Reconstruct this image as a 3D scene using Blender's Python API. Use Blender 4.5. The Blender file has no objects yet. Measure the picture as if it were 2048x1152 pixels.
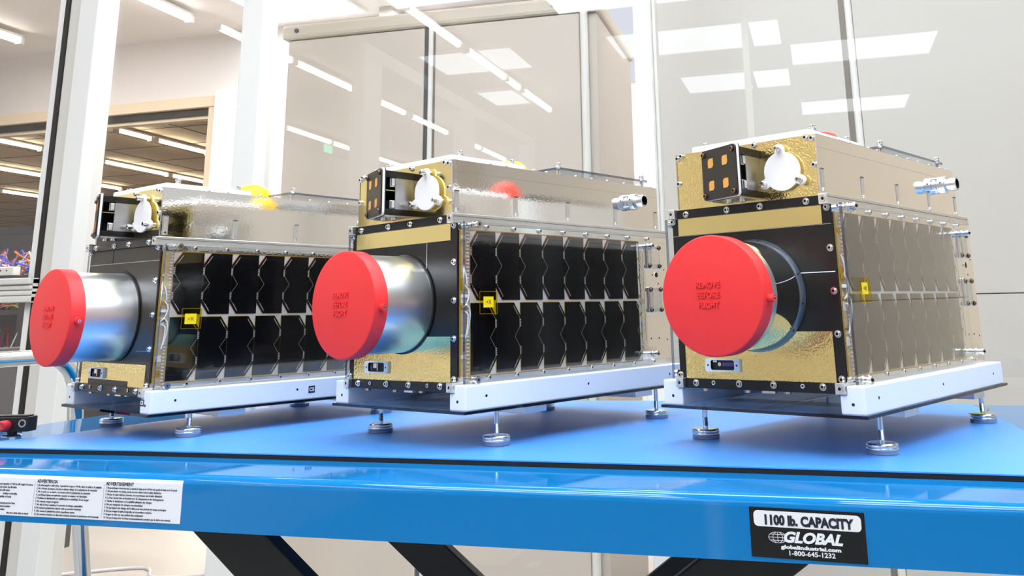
import bpy, bmesh, math, random
from mathutils import Matrix, Vector
random.seed(7)
sc = bpy.context.scene
col = sc.collection

# ------------------------------------------------------------------ camera
cam_d = bpy.data.cameras.new('camera'); cam = bpy.data.objects.new('camera', cam_d); col.objects.link(cam)
RX = Vector((0.962307, 0.271357, -0.018163)); RY = Vector((0.079857, -0.218094, 0.972655)); FW = Vector((-0.259976, 0.937444, 0.231543))
M = Matrix((RX, RY, -FW)).transposed().to_4x4(); M.translation = (0, 0, 0.1422)
cam.matrix_world = M
cam_d.sensor_width = 36; cam_d.sensor_fit = 'HORIZONTAL'
cam_d.lens = 1791.45 / 2048 * 36
cam_d.shift_x = (1024 - 1131.16) / 2048; cam_d.shift_y = (199.06 - 576) / 2048
cam_d.clip_start = 0.01; cam_d.clip_end = 100
sc.camera = cam
sc.view_settings.view_transform = 'Standard'; sc.view_settings.look = 'None'
sc.view_settings.gamma = 1; sc.view_settings.exposure = 0.54
sc.view_settings.use_curve_mapping = False

# ------------------------------------------------------------------ world (light of the rest of the building)
wd = bpy.data.worlds.new('world'); sc.world = wd; wd.use_nodes = True
bg = wd.node_tree.nodes['Background']; bg.inputs[0].default_value = (1.0, 0.985, 0.97, 1); bg.inputs[1].default_value = 0.42
PANEL_L = 9.5      # ceiling panels
TUBE_L = 14.0      # LED tubes

# ------------------------------------------------------------------ materials
MATS = {}
def _new(name):
    m = bpy.data.materials.new(name); m.use_nodes = True; MATS[name] = m
    return m, m.node_tree.nodes, m.node_tree.links
def srgb(r, g, b):
    f = lambda c: (c/255/12.92 if c/255 <= .04045 else ((c/255+.055)/1.055)**2.4)
    return (f(r), f(g), f(b), 1)
def mat(name, c, metal=0, rough=.5, coat=0, bump=0, bscale=200, spec=.5, var=0, vscale=30, stretch=None, det=3):
    m, n, l = _new(name); p = n['Principled BSDF']
    p.inputs['Base Color'].default_value = c; p.inputs['Metallic'].default_value = metal
    p.inputs['Roughness'].default_value = rough; p.inputs['Coat Weight'].default_value = coat
    p.inputs['Coat Roughness'].default_value = .05
    p.inputs['Specular IOR Level'].default_value = spec
    if bump or var:
        tc = n.new('ShaderNodeTexCoord'); mp = n.new('ShaderNodeMapping'); l.new(tc.outputs['Object'], mp.inputs[0])
        if stretch: mp.inputs['Scale'].default_value = stretch
    if bump:
        t = n.new('ShaderNodeTexNoise'); t.inputs['Scale'].default_value = bscale; t.inputs['Detail'].default_value = det
        b = n.new('ShaderNodeBump'); b.inputs['Strength'].default_value = bump; b.inputs['Distance'].default_value = .001
        l.new(mp.outputs[0], t.inputs['Vector']); l.new(t.outputs[0], b.inputs['Height']); l.new(b.outputs[0], p.inputs['Normal'])
    if var:
        t = n.new('ShaderNodeTexNoise'); t.inputs['Scale'].default_value = vscale; t.inputs['Detail'].default_value = 4
        r = n.new('ShaderNodeMapRange'); r.inputs[3].default_value = 1-var; r.inputs[4].default_value = 1+var
        h = n.new('ShaderNodeHueSaturation'); h.inputs['Color'].default_value = c
        l.new(mp.outputs[0], t.inputs['Vector']); l.new(t.outputs[0], r.inputs[0]); l.new(r.outputs[0], h.inputs['Value'])
        l.new(h.outputs[0], p.inputs['Base Color'])
    return m
def emit(name, c, s):
    m, n, l = _new(name); n.remove(n['Principled BSDF']); e = n.new('ShaderNodeEmission')
    e.inputs[0].default_value = c; e.inputs[1].default_value = s
    l.new(e.outputs[0], n['Material Output'].inputs[0]); return m
def clear(name, tint, r0=.04, rough=.0, refl=(1, 1, 1, 1)):
    """thin clear sheet: transparent body with a Schlick mirror reflection on each face"""
    m, n, l = _new(name); n.remove(n['Principled BSDF'])
    t = n.new('ShaderNodeBsdfTransparent'); t.inputs[0].default_value = tint
    g = n.new('ShaderNodeBsdfGlossy'); g.inputs['Roughness'].default_value = rough; g.inputs[0].default_value = refl
    lw = n.new('ShaderNodeLayerWeight'); lw.inputs[0].default_value = .5
    pw = n.new('ShaderNodeMath'); pw.operation = 'POWER'; pw.inputs[1].default_value = 5
    mu = n.new('ShaderNodeMath'); mu.operation = 'MULTIPLY_ADD'; mu.inputs[1].default_value = 1-r0; mu.inputs[2].default_value = r0
    mx = n.new('ShaderNodeMixShader')
    l.new(lw.outputs['Facing'], pw.inputs[0]); l.new(pw.outputs[0], mu.inputs[0]); l.new(mu.outputs[0], mx.inputs[0])
    l.new(t.outputs[0], mx.inputs[1]); l.new(g.outputs[0], mx.inputs[2]); l.new(mx.outputs[0], n['Material Output'].inputs[0])
    return m

mat('gold_foil', (1.0, .81, .36, 1), 1, .10, bump=.32, bscale=410, det=2)
mat('gold_tape', (1.0, .84, .37, 1), 1, .12, bump=.06, bscale=90, det=2)
mat('silver_foil', (.95, .94, .92, 1), 1, .06, bump=.045, bscale=330, det=2)
mat('aluminium', (.86, .86, .86, 1), 1, .28)
mat('satin_aluminium', (.80, .80, .79, 1), 1, .38)
mat('tube_aluminium', (.86, .87, .88, 1), 1, .34, bump=.04, bscale=60, stretch=(1, .05, 1))
mat('polished_aluminium', (.88, .88, .88, 1), 1, .06)
mat('dull_steel', (.45, .45, .46, 1), 1, .32, var=.3, vscale=60)
mat('steel', (.82, .82, .82, 1), 1, .16)
mat('zinc_steel', (.70, .76, .82, 1), 1, .18)
mat('chrome', (.85, .84, .82, 1), 1, .06)
mat('black_anodised', srgb(22, 21, 20), 0, .27, spec=.45, var=.25, vscale=40)
mat('black_tape', srgb(44, 38, 30), 0, .36, spec=.5, var=.2, vscale=60)
mat('flange_grey', srgb(112, 122, 136), .6, .25)
mat('under_panel', srgb(168, 164, 158), .7, .3)
mat('black_plastic', srgb(24, 24, 25), 0, .4)
mat('dark_bore', srgb(8, 8, 10), 0, .5)
mat('blue_lens', srgb(20, 40, 90), 0, .05)
mat('white_delrin', srgb(240, 242, 244), 0, .38, spec=.35)
mat('white_plastic', srgb(243, 243, 243), 0, .42)
mat('white_ink', srgb(235, 235, 238), 0, .5)
mat('label_white', srgb(232, 235, 242), 0, .35)
mat('ink_dark', srgb(28, 32, 48), 0, .5)
mat('label_black', srgb(14, 14, 16), 0, .3)
mat('red_print', srgb(238, 48, 50), 0, .5, bump=.10, bscale=900, stretch=(1, 1, .06))
mat('red_cable', srgb(225, 50, 62), 0, .4)
mat('red_plastic', srgb(236, 60, 35), 0, .4)
mat('yellow_plastic', srgb(250, 200, 30), 0, .4)
mat('cell_black', srgb(14, 13, 14), 0, .12, coat=1.0, spec=.6)
mat('cell_edge', srgb(150, 70, 48), 0, .4)
mat('cell_edge_yellow', srgb(190, 150, 40), 0, .4)
mat('panel_white', srgb(208, 198, 184), 0, .4)
mat('kapton', srgb(180, 140, 40), .3, .35)
mat('copper_strip', srgb(196, 172, 138), .4, .35, var=.4, vscale=160)
mat('connect_tab', srgb(205, 192, 172), .6, .35)
mat('amber_patch', srgb(238, 176, 84), .2, .4)
mat('rust_screw', srgb(140, 112, 90), .8, .4)
mat('beige_ceramic', srgb(196, 180, 156), 0, .5)
mat('yellow_label', srgb(250, 215, 10), 0, .45)
clear('yellow_film', (.99, .87, .12, 1), .05)
clear('acrylic', (.97, .98, .985, 1), .042)
clear('acrylic_edge', (.52, .56, .66, 1), .12)
clear('plate_edge_dark', (.16, .18, .24, 1), .06)
clear('grey_acrylic', (.80, .83, .86, 1), .045)
clear('room_glass', (.985, .985, .98, 1), .042)
mat('table_blue', srgb(0, 117, 184), 0, .05, coat=0, spec=.45)
mat('table_black', srgb(26, 26, 22), 0, .5, bump=.25, bscale=160)
mat('mat_blue', srgb(72, 155, 243), 0, .38, spec=1.0, bump=.05, bscale=500, var=.04, vscale=8)
mat('mat_black', srgb(12, 12, 13), 0, .6)
mat('frame_white', srgb(240, 239, 234), 0, .35)
mat('frame_cream', srgb(224, 221, 211), 0, .4)
mat('gasket', srgb(40, 34, 30), 0, .6)
mat('cabinet_beige', srgb(214, 204, 193), 0, .42)
mat('cabinet_trim', srgb(218, 208, 192), 0, .4)
mat('wall_beige', srgb(210, 205, 197), 0, .5)
mat('wall_tan', srgb(222, 205, 182), 0, .5)
mat('wall_white', srgb(232, 227, 224), 0, .6)
mat('wall_warm', srgb(232, 214, 186), 0, .6)
mat('ceiling_white', srgb(243, 237, 233), 0, .8)
mat('ceiling_tile', srgb(232, 212, 182), 0, .8)
mat('tile_joint', srgb(90, 80, 70), 0, .8)
mat('back_grey', srgb(92, 86, 82), 0, .7)
mat('floor_beige', srgb(214, 206, 196), 0, .25, var=.03, vscale=3)
mat('floor_grey', srgb(150, 154, 158), 0, .3)
mat('grey_rubber', srgb(124, 134, 160), 0, .35)
mat('rack_dark', srgb(52, 48, 48), 0, .5)
mat('dark_grey', srgb(78, 78, 84), 0, .55)
emit('panel_light', (.88, .94, 1.0, 1), PANEL_L)
emit('fill_panel', (1.0, .96, .93, 1), 14.0)
emit('skylight', (.86, .92, 1.0, 1), 3.0)
emit('lavender_glow', (.84, .88, 1.0, 1), .62)
emit('exit_green', (.15, 1.0, .55, 1), 3.5)
emit('tube_light', (1.0, .88, .76, 1), TUBE_L)
emit('tube_light_far', (1.0, .84, .64, 1), 26)
emit('tube_light_near', (1.0, .94, .86, 1), 9.0)
for k, c in dict(orange=(228, 130, 70), violet=(120, 90, 170), blue=(60, 90, 210), white=(225, 220, 225), red=(200, 50, 60), yellow=(215, 190, 80), purple=(100, 60, 110)).items():
    mat('wire_' + k, srgb(*c), 0, .45)

# ------------------------------------------------------------------ mesh helpers
class MB:
    def __init__(s): s.bm = bmesh.new(); s.slots = []
    def mi(s, m):
        if m not in s.slots: s.slots.append(m)
        return s.slots.index(m)
    def _fin(s, vs, m, M=None, smooth=False):
        i = s.mi(m) if m else 0
        fs = set()
        for v in vs:
            if M is not None: v.co = M @ v.co
            fs.update(v.link_faces)
        for f in fs: f.material_index = i; f.smooth = smooth
        return fs
    def box(s, x0, x1, y0, y1, z0, z1, m=None, bev=0, M=None, seg=2):
        r = bmesh.ops.create_cube(s.bm, size=1)['verts']
        for v in r:
            v.co = Vector(((x0+x1)/2 + v.co.x*abs(x1-x0), (y0+y1)/2 + v.co.y*abs(y1-y0), (z0+z1)/2 + v.co.z*abs(z1-z0)))
        if bev:
            es = list({e for v in r for e in v.link_edges})
            q = bmesh.ops.bevel(s.bm, geom=es, offset=bev, segments=seg, affect='EDGES', profile=.5)
            r = list({v for f in q['faces'] for v in f.verts})
            # all verts of this piece
            st = list(r); seen = set(st)
            while st:
                v = st.pop()
                for e in v.link_edges:
                    o = e.other_vert(v)
                    if o not in seen: seen.add(o); st.append(o)
            r = list(seen)
        s._fin(r, m, M, False)
        return s
    def cyl(s, p0, p1, r, m=None, r2=None, n=24, caps=True, smooth=True):
        p0, p1 = Vector(p0), Vector(p1); d = p1-p0; r2 = r if r2 is None else r2
        q = d.to_track_quat('Z', 'Y').to_matrix().to_4x4(); q.translation = (p0+p1)/2
        vs = bmesh.ops.create_cone(s.bm, cap_ends=caps, cap_tris=False, segments=n, radius1=r, radius2=r2, depth=d.length)['verts']
        fs = s._fin(vs, m, q, False)
        for f in fs:
            if len(f.verts) == 4 and smooth: f.smooth = True
        return s
    def lathe(s, prof, m=None, axis='z', o=(0, 0, 0), n=32, smooth=True, a0=0, a1=2*math.pi, mats=None):
        """prof: (radius, height) list, closed at the axis where radius is 0"""
        full = abs(a1-a0-2*math.pi) < 1e-6; o = Vector(o); rings = []
        cnt = n if full else n+1
        for r, h in prof:
            ring = []
            if r < 1e-9:
                ring = [s.bm.verts.new((0, 0, h))]*cnt
            else:
                for k in range(cnt):
                    a = a0+(a1-a0)*k/n; ring.append(s.bm.verts.new((r*math.cos(a), r*math.sin(a), h)))
            rings.append(ring)
        fs = []
        for i in range(len(rings)-1):
            A, B = rings[i], rings[i+1]
            for k in range(n):
                k2 = (k+1) % cnt
                q = []
                for v in (A[k], A[k2], B[k2], B[k]):
                    if v not in q: q.append(v)
                if len(q) > 2:
                    f = s.bm.faces.new(q); f.smooth = smooth; f.material_index = s.mi(mats[i] if mats else m) if (mats or m) else 0; fs.append(f)
        R = {'z': Matrix.Identity(3), 'y': Matrix.Rotation(math.pi/2, 3, 'X'), 'x': Matrix.Rotation(math.pi/2, 3, 'Y')}[axis]
        for v in {v for r in rings for v in r}: v.co = R @ v.co + o
        return s
    def prism(s, pts, y0, y1, m=None, plane='xz', smooth=False):
        def P(a, b, t):
            return {'xz': (a, t, b), 'yz': (t, a, b), 'xy': (a, b, t)}[plane]
        A = [s.bm.verts.new(P(a, b, y0)) for a, b in pts]; B = [s.bm.verts.new(P(a, b, y1)) for a, b in pts]
        i = s.mi(m) if m else 0; N = len(pts); fs = [s.bm.faces.new(A), s.bm.faces.new(B[::-1])]
        for k in range(N): fs.append(s.bm.faces.new((A[k], B[k], B[(k+1) % N], A[(k+1) % N])))
        for f in fs: f.material_index = i
        if smooth:
            for f in fs[2:]: f.smooth = True
        bmesh.ops.recalc_face_normals(s.bm, faces=fs)
        return s
    def tube(s, pts, r, m=None, n=10, caps=True):
        pts = [Vector(p) for p in pts]; rings = []; up = Vector((0, 0, 1)); prev = None
        for i, p in enumerate(pts):
            d = (pts[min(i+1, len(pts)-1)]-pts[max(i-1, 0)]).normalized()
            if prev is None:
                u = d.orthogonal().normalized()
            else:
                u = (prev - d*prev.dot(d)).normalized()
            prev = u; w = d.cross(u)
            rings.append([s.bm.verts.new(p + (u*math.cos(2*math.pi*k/n)+w*math.sin(2*math.pi*k/n))*r) for k in range(n)])
        i_ = s.mi(m) if m else 0
        for a, b in zip(rings, rings[1:]):
            for k in range(n):
                f = s.bm.faces.new((a[k], a[(k+1) % n], b[(k+1) % n], b[k])); f.smooth = True; f.material_index = i_
        if caps:
            for f in (s.bm.faces.new(rings[0][::-1]), s.bm.faces.new(rings[-1])): f.material_index = i_
        return s
    def mesh(s, name, default=None):
        me = bpy.data.meshes.new(name)
        bmesh.ops.recalc_face_normals(s.bm, faces=s.bm.faces[:])
        s.bm.to_mesh(me); s.bm.free(); fl = [p.use_smooth for p in me.polygons]
        me.set_sharp_from_angle(angle=math.radians(38)); me.polygons.foreach_set('use_smooth', fl)
        for m in (s.slots or [default]): me.materials.append(MATS[m])
        return me
    def build(s, name, parent=None, loc=None, default=None):
        return obj(name, s.mesh(name, default), parent, loc)

def obj(name, me, parent=None, loc=None):
    o = bpy.data.objects.new(name, me); col.objects.link(o)
    if parent: o.parent = parent
    if loc is not None: o.location = loc
    return o
def empty(name, Mw=None):
    o = bpy.data.objects.new(name, None); o.empty_display_size = .05; col.objects.link(o)
    if Mw is not None: o.matrix_world = Mw
    return o
def tag(o, label, cat, group=None):
    o['label'] = label; o['category'] = cat
    if group: o['group'] = group
    return o
def struct(o): o['kind'] = 'structure'; return o

def smoothpath(pts, k=6):
    P = [Vector(p) for p in pts]; out = []
    for i in range(len(P)-1):
        a, b, c, d = P[max(i-1, 0)], P[i], P[i+1], P[min(i+2, len(P)-1)]
        for t in range(k):
            t /= k
            out.append(.5*((2*b)+(c-a)*t+(2*a-5*b+4*c-d)*t*t+(3*b-a-3*c+d)*t**3))
    return out+[P[-1]]

def text_bm(txt, size, depth=.0002, align='LEFT', wx=1.0, shear=0.0, bold=0.0, res=2, spacing=1.0):
    cu = bpy.data.curves.new('txt', 'FONT'); cu.body = txt; cu.size = size; cu.extrude = depth; cu.resolution_u = res
    cu.align_x = align; cu.align_y = 'BOTTOM_BASELINE'; cu.shear = shear; cu.offset = bold; cu.space_character = spacing
    t = bpy.data.objects.new('txt', cu); col.objects.link(t)
    dg = bpy.context.evaluated_depsgraph_get(); me = bpy.data.meshes.new_from_object(t.evaluated_get(dg))
    bpy.data.objects.remove(t); bpy.data.curves.remove(cu)
    for v in me.vertices: v.co.x *= wx
    return me
def text_w(me): 
    xs = [v.co.x for v in me.vertices]; return max(xs)-min(xs)
def add_text(mb, txt, size, M, m, width=None, **kw):
    """adds lettering to an MB, M maps text x/y/z to the target; width squeezes it to a given length"""
    me = text_bm(txt, size, **kw)
    if width:
        k = width/text_w(me)
        for v in me.vertices: v.co.x *= k
    off = len(mb.bm.verts); mb.bm.from_mesh(me); mb.bm.verts.ensure_lookup_table()
    vs = mb.bm.verts[off:]
    for v in vs: v.co = (M(v.co) if callable(M) else M @ v.co)
    i = mb.mi(m)
    for v in vs:
        for f in v.link_faces: f.material_index = i
    bpy.data.meshes.remove(me)

# ================================================================== THE ROOM (x along the table, y away from the camera, z = 0 on the mat)
FLOOR = -.75; CEIL = 2.04; GY = 2.2
struct(MB().box(-22, 6, 2.2, 15, FLOOR-.05, FLOOR, 'floor_beige').build('floor'))
struct(MB().box(-22, 6, -7, 2.2, FLOOR-.05, FLOOR, 'floor_grey').build('floor_clean'))
b = MB(); b.box(-12, 6, -7, 5.0, CEIL, CEIL+.05, 'ceiling_white'); struct(b.build('ceiling'))
# wall at the end of the room, with the big opening at the left
b = MB()
b.box(-3.86, 6, 5.0, 5.12, FLOOR, CEIL, 'wall_white'); b.box(-12, -3.86, 5.0, 5.12, 1.60, CEIL, 'wall_white')
struct(b.build('wall_back'))
b = MB(); b.box(-12, -3.79, 4.97, 5.14, 1.525, 1.60, 'wall_warm', .004); b.box(-3.86, -3.79, 4.98, 5.14, FLOOR, 1.525, 'wall_warm', .004)
b.box(-12, -3.86, 5.0, 5.10, 1.478, 1.525, 'gasket'); b.box(-12, -3.86, 5.02, 5.08, 1.455, 1.478, 'wall_warm')
struct(b.build('trim_1'))
struct(MB().box(-3.78, -3.60, 4.93, 5.0, FLOOR, 1.62, 'frame_white', .004).build('trim_2'))
struct(MB().box(-5.02, -4.93, 5.03, 5.10, FLOOR, 1.46, 'dark_grey', .004).build('trim_3'))
# the darker room beyond the opening
b = MB(); b.box(-22, -1, 5.12, 15, 1.92, 1.97, 'ceiling_tile')
for i in range(13): b.box(-22, -1, 5.5+i*.75, 5.51+i*.75, 1.917, 1.92, 'tile_joint')
for i in range(26): b.box(-21.5+i*.75, -21.49+i*.75, 5.12, 15, 1.917, 1.92, 'tile_joint')
struct(b.build('ceiling_far'))
struct(MB().box(-22, -1, 14.9, 15, FLOOR, 1.92, 'back_grey').build('wall_far'))
# beige panel wall at the right
b = MB()
b.box(-.47, .108, 2.62, 2.72, .172, 2.0, 'wall_beige', .002); b.box(.145, .9, 2.62, 2.72, .172, 2.0, 'wall_beige', .002); b.box(.903, 5.5, 2.62, 2.72, .172, 2.0, 'wall_tan', .002)
b.box(-.47, .108, 2.62, 2.72, FLOOR, .1695, 'wall_beige', .002); b.box(.145, .9, 2.62, 2.72, FLOOR, .1695, 'wall_beige', .002); b.box(.903, 5.5, 2.62, 2.72, FLOOR, .1695, 'wall_tan', .002)
b.box(-.47, 5.5, 2.66, 2.71, FLOOR, 2.0, 'cabinet_trim')
struct(b.build('wall_right'))
struct(MB().cyl((.134, 2.622, FLOOR), (.134, 2.622, 2.0), .010, 'frame_white').build('trim_4'))
struct(MB().box(-5.75, -5.6, -7, 2.0, FLOOR, CEIL, 'wall_white').build('wall_left'))
struct(MB().box(-5.6, 6, -7, -6.85, FLOOR, CEIL, 'wall_white').build('wall_front'))
# inner partition behind the camera at the left: two glazed doors in white frames, seen as reflections
b = MB()
b.box(-2.34, -2.26, -2.75, .25, 1.50, 1.58, 'frame_white', .004)
for y0, y1 in ((.05, .25), (-1.36, -1.15), (-2.75, -2.55)): b.box(-2.34, -2.26, y0, y1, FLOOR, 1.50, 'frame_white', .004)
b.box(-2.33, -2.27, -2.55, .05, FLOOR, FLOOR+.25, 'frame_white', .004)
struct(b.build('trim_11'))
struct(MB().box(-.375, -.335, -1.24, -1.20, FLOOR, CEIL, 'frame_white', .003).build('trim_12'))
struct(MB().box(-2.56, -2.46, 4.86, 4.98, FLOOR, CEIL, 'frame_white', .004).build('trim_10'))
struct(MB().box(-2.44, -.95, 4.985, 5.0, 1.45, 2.0, 'lavender_glow').build('window_5'))  # pane with its own glow, put in for the lavender area above the cabinet
es = empty('exit_sign', Matrix.Translation((-4.6, -3.31, 1.75))); tag(es, 'small green lit sign mirrored in the glass at the cabinet left door', 'exit sign')
MB().box(0, .03, -.09, .09, -.05, .05, 'frame_white', .004).build('housing', es); MB().box(.03, .034, -.075, .075, -.038, .038, 'exit_green').build('lit_face', es)
# ---- glass partition: posts, rails, panes
def post(i, parts):
    b = MB()
    for (x0, x1, y0, y1, m) in parts: b.box(x0, x1, y0, y1, FLOOR, 2.0, m, .003)
    return struct(b.build('trim_%d' % i))
post(5, [(-2.265, -2.238, 2.17, 2.25, 'frame_white'), (-2.240, -2.222, 2.166, 2.24, 'gasket'), (-2.222, -2.168, 2.17, 2.25, 'frame_cream')])
post(6, [(-2.166, -2.098, 2.15, 2.24, 'frame_white')])
post(7, [(-1.574, -1.502, 2.15, 2.225, 'frame_white'), (-1.577, -1.574, 2.16, 2.22, 'gasket')])
post(8, [(-.414, -.371, 2.15, 2.23, 'frame_white'), (-.371, -.362, 2.18, 2.22, 'frame_cream')])
b = MB()
for k, (z0, z1, y0) in enumerate([(.20, .218, 2.135), (.221, .2335, 2.142), (.2365, .249, 2.142), (.252, .270, 2.135)]):
    b.box(-4.0, -2.222, y0, 2.18, z0, z1, 'frame_cream', .003)
b.box(-4.0, -2.222, 2.15, 2.18, .2, .27, 'frame_cream')
struct(b.build('trim_9'))
for i, (x0, x1) in enumerate([(-4.0, -2.265), (-2.097, -1.578), (-1.501, -.415), (-.361, 3.2)]):
    struct(MB().box(x0, x1, GY, GY+.006, FLOOR, 2.0, 'room_glass').build('window_%d' % (i+1)))

# ------------------------------------------------------------------ lamps of the room, and unseen fill panels added to brighten it
def panel(x0, x1, y0, y1, label, m='panel_light'):
    t = empty('ceiling_light', Matrix.Translation(((x0+x1)/2, (y0+y1)/2, CEIL))); tag(t, label, 'ceiling light', 'flat ceiling light panels')
    w, d = (x1-x0)/2, (y1-y0)/2
    f = MB()
    for s in ((-w-.02, -w, -d-.02, d+.02), (w, w+.02, -d-.02, d+.02), (-w, w, -d-.02, -d), (-w, w, d, d+.02)):
        f.box(*s, -.025, 0, 'frame_white')
    f.build('frame', t)
    MB().box(-w, w, -d, d, -.018, -.006, m).build('diffuser', t)
panel(-1.33, -.385, -2.05, -1.45, 'long flat light panel mirrored in the glass just right of the cabinet, upper row', 'skylight')
panel(-.345, -.15, -2.05, -1.45, 'short light panel mirrored in the glass at the upper row, the small squarish piece', 'skylight')
panel(-.09, .92, -2.68, -2.08, 'flat light panel mirrored large at the upper right, crossing the silver strip', 'skylight')
panel(-1.0, -.45, -3.35, -2.76, 'flat light panel mirrored in the lower row just right of the white post', 'skylight')
panel(-.41, -.13, -3.35, -2.76, 'small light panel mirrored in the lower row beside the longer piece', 'skylight')
panel(-.06, .90, -4.65, -4.05, 'flat light panel mirrored lowest, just above the right satellite', 'skylight')
panel(-2.77, -2.05, -2.05, -1.48, 'flat light panel mirrored over the right door of the beige cabinet', 'skylight')
panel(-2.77, -2.44, -3.22, -2.68, 'smaller light panel mirrored lower on the right door of the beige cabinet', 'skylight')
panel(-2.42, -1.5, 4.35, 4.85, 'cool glowing panel added for the brightness above the middle of the cabinet top')  # added so the area above the cabinet shows a bright lavender
panel(-3.3, -2.66, 4.35, 4.85, 'bright light panel on the ceiling seen above the left end of the cabinet top')
for (x, y) in ((-1.0, .3), (.5, .3), (-.3, 1.4), (1.3, 1.4), (-1.0, -.6), (.5, -.6), (2.0, .3), (-4.2, .8)):  # those behind the camera, far right and over the corridor are added fill light
    panel(x-.5, x+.5, y-.28, y+.28, {(-1.0, .3): 'light panel over the left front of the lift table', (.5, .3): 'light panel over the right front of the lift table', (-.3, 1.4): 'light panel straight above the three satellites', (1.3, 1.4): 'light panel above the floor right of the lift table', (-1.0, -.6): 'added fill panel above and behind the camera at left', (.5, -.6): 'added fill panel above and behind the camera at right', (2.0, .3): 'added fill panel far to the right of the lift table', (-4.2, .8): 'added fill panel over the corridor left of the camera'}[(x, y)])
for (x, y, w) in ((-2.9, 3.0, 'above the rack behind the glass at left'), (-1.2, 3.35, 'above the beige cabinet'), (-4.6, 3.6, 'above the corridor at far left'), (.25, 3.3, 'above the gap right of the beige cabinet')):  # unseen panels added to brighten the cabinet and the room behind the glass
    panel(x-.5, x+.5, y-.28, y+.28, 'added unseen fill panel ' + w, 'panel_light' if x > 0 else 'fill_panel')
def tube(x, y0, y1, z, label, group, m='tube_light', r=.021):
    t = empty('tube_lamp', Matrix.Translation((x, (y0+y1)/2, z))); tag(t, label, 'tube light', group)
    h = (y1-y0)/2
    MB().box(-.028, .028, -h, h, .018, .034, 'frame_white').build('housing', t)
    MB().cyl((0, -h+.015, 0), (0, h-.015, 0), r, m, n=12).build('diffuser', t)
    for s in (-1, 1): MB().box(-.026, .026, s*h-.015, s*h+.015, -.024, .02, 'frame_white', .003).build('end_cap', t)
def row(x, ys, z, label, group, m='tube_light', r=.021):
    for a, b_ in ys: tube(x, a, b_, z, label, group, m, r)
row(-2.32, [(-1.19, -.34), (-2.14, -1.32), (-2.5, -2.17), (-3.4, -2.58)], 1.98, 'LED tube of the slanted line mirrored across the cabinet top and right door', 'LED tubes mirrored highest in the glass')
row(-3.63, [(-1.16, -.30), (-2.13, -1.20), (-3.05, -2.53), (-4.05, -3.18), (-5.0, -4.65), (-5.85, -5.02)], 1.98, 'LED tube of the middle slanted line mirrored across the beige cabinet', 'LED tubes mirrored in the middle of the glass')
row(-5.0, [(-4.08, -3.21), (-4.55, -4.1), (-6.28, -5.13)], 1.98, 'LED tube of the lowest slanted line mirrored at the cabinet left edge', 'LED tubes mirrored lowest in the glass')
tube(-3.70, 3.2, 4.53, 1.98, 'bright LED tube on the ceiling at the top left, between two white posts', 'LED tubes hung behind the glass', 'tube_light_near')
tube(-5.05, 3.2, 4.55, 1.98, 'bright LED tube on the ceiling at the left edge of the picture', 'LED tubes hung behind the glass', 'tube_light_near')
g = 'LED tubes in the dim room behind the opening'
row(-6.22, [(6.75, 7.20), (7.28, 8.06)], 1.87, 'LED tube of the nearest line seen through the opening, left of the wide white post', g, 'tube_light_far', .013)
row(-7.65, [(6.75, 7.3), (8.15, 9.2), (9.26, 10.0)], 1.88, 'LED tube of the second line seen through the opening, above the left satellite', g, 'tube_light_far', .013)
row(-9.05, [(8.0, 8.85), (9.6, 10.0)], 1.88, 'LED tube of the third line seen through the opening at far left', g, 'tube_light_far', .013)
row(-10.6, [(9.55, 10.2)], 1.88, 'LED tube of the farthest line seen through the opening at far left', g, 'tube_light_far', .013)

# ------------------------------------------------------------------ beige cabinet behind the glass
cab = empty('storage_cabinet', Matrix.Translation((-1.788, 2.70, FLOOR)) @ Matrix.Rotation(math.radians(1.6), 4, 'Z'))
tag(cab, 'tall beige two-door steel cabinet behind the glass, between two white posts', 'cabinet')
W_, D_, H_ = 1.138, .66, 1.862
MB().box(0, W_, .02, D_, .0, H_, 'cabinet_beige', .004).build('body', cab)
MB().box(-.012, W_+.012, -.012, D_+.012, H_, H_+.055, 'cabinet_trim', .012).build('top_cap', cab)
MB().box(.012, .535, 0, .022, .03, H_-.004, 'cabinet_beige', .004).build('door', cab)
MB().box(.575, W_-.055, 0, .022, .03, H_-.004, 'cabinet_beige', .004).build('door', cab)
b = MB(); b.box(.537, .55, .004, .03, .03, H_-.004, 'dark_grey'); b.cyl((.560, 0, .03), (.560, 0, H_-.004), .0085, 'frame_white', n=14)
b.build('handle_strip', cab)
b = MB(); b.cyl((W_-.04, .0, .0), (W_-.04, .0, H_), .013, 'frame_white', n=14); b.build('corner_strip', cab)
for x in (.05, W_-.14):
    b = MB(); b.cyl((x, -.012, H_+.028), (x, -.018, H_+.028), .0075, 'dark_grey', n=12); b.build('screw', cab)

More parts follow.
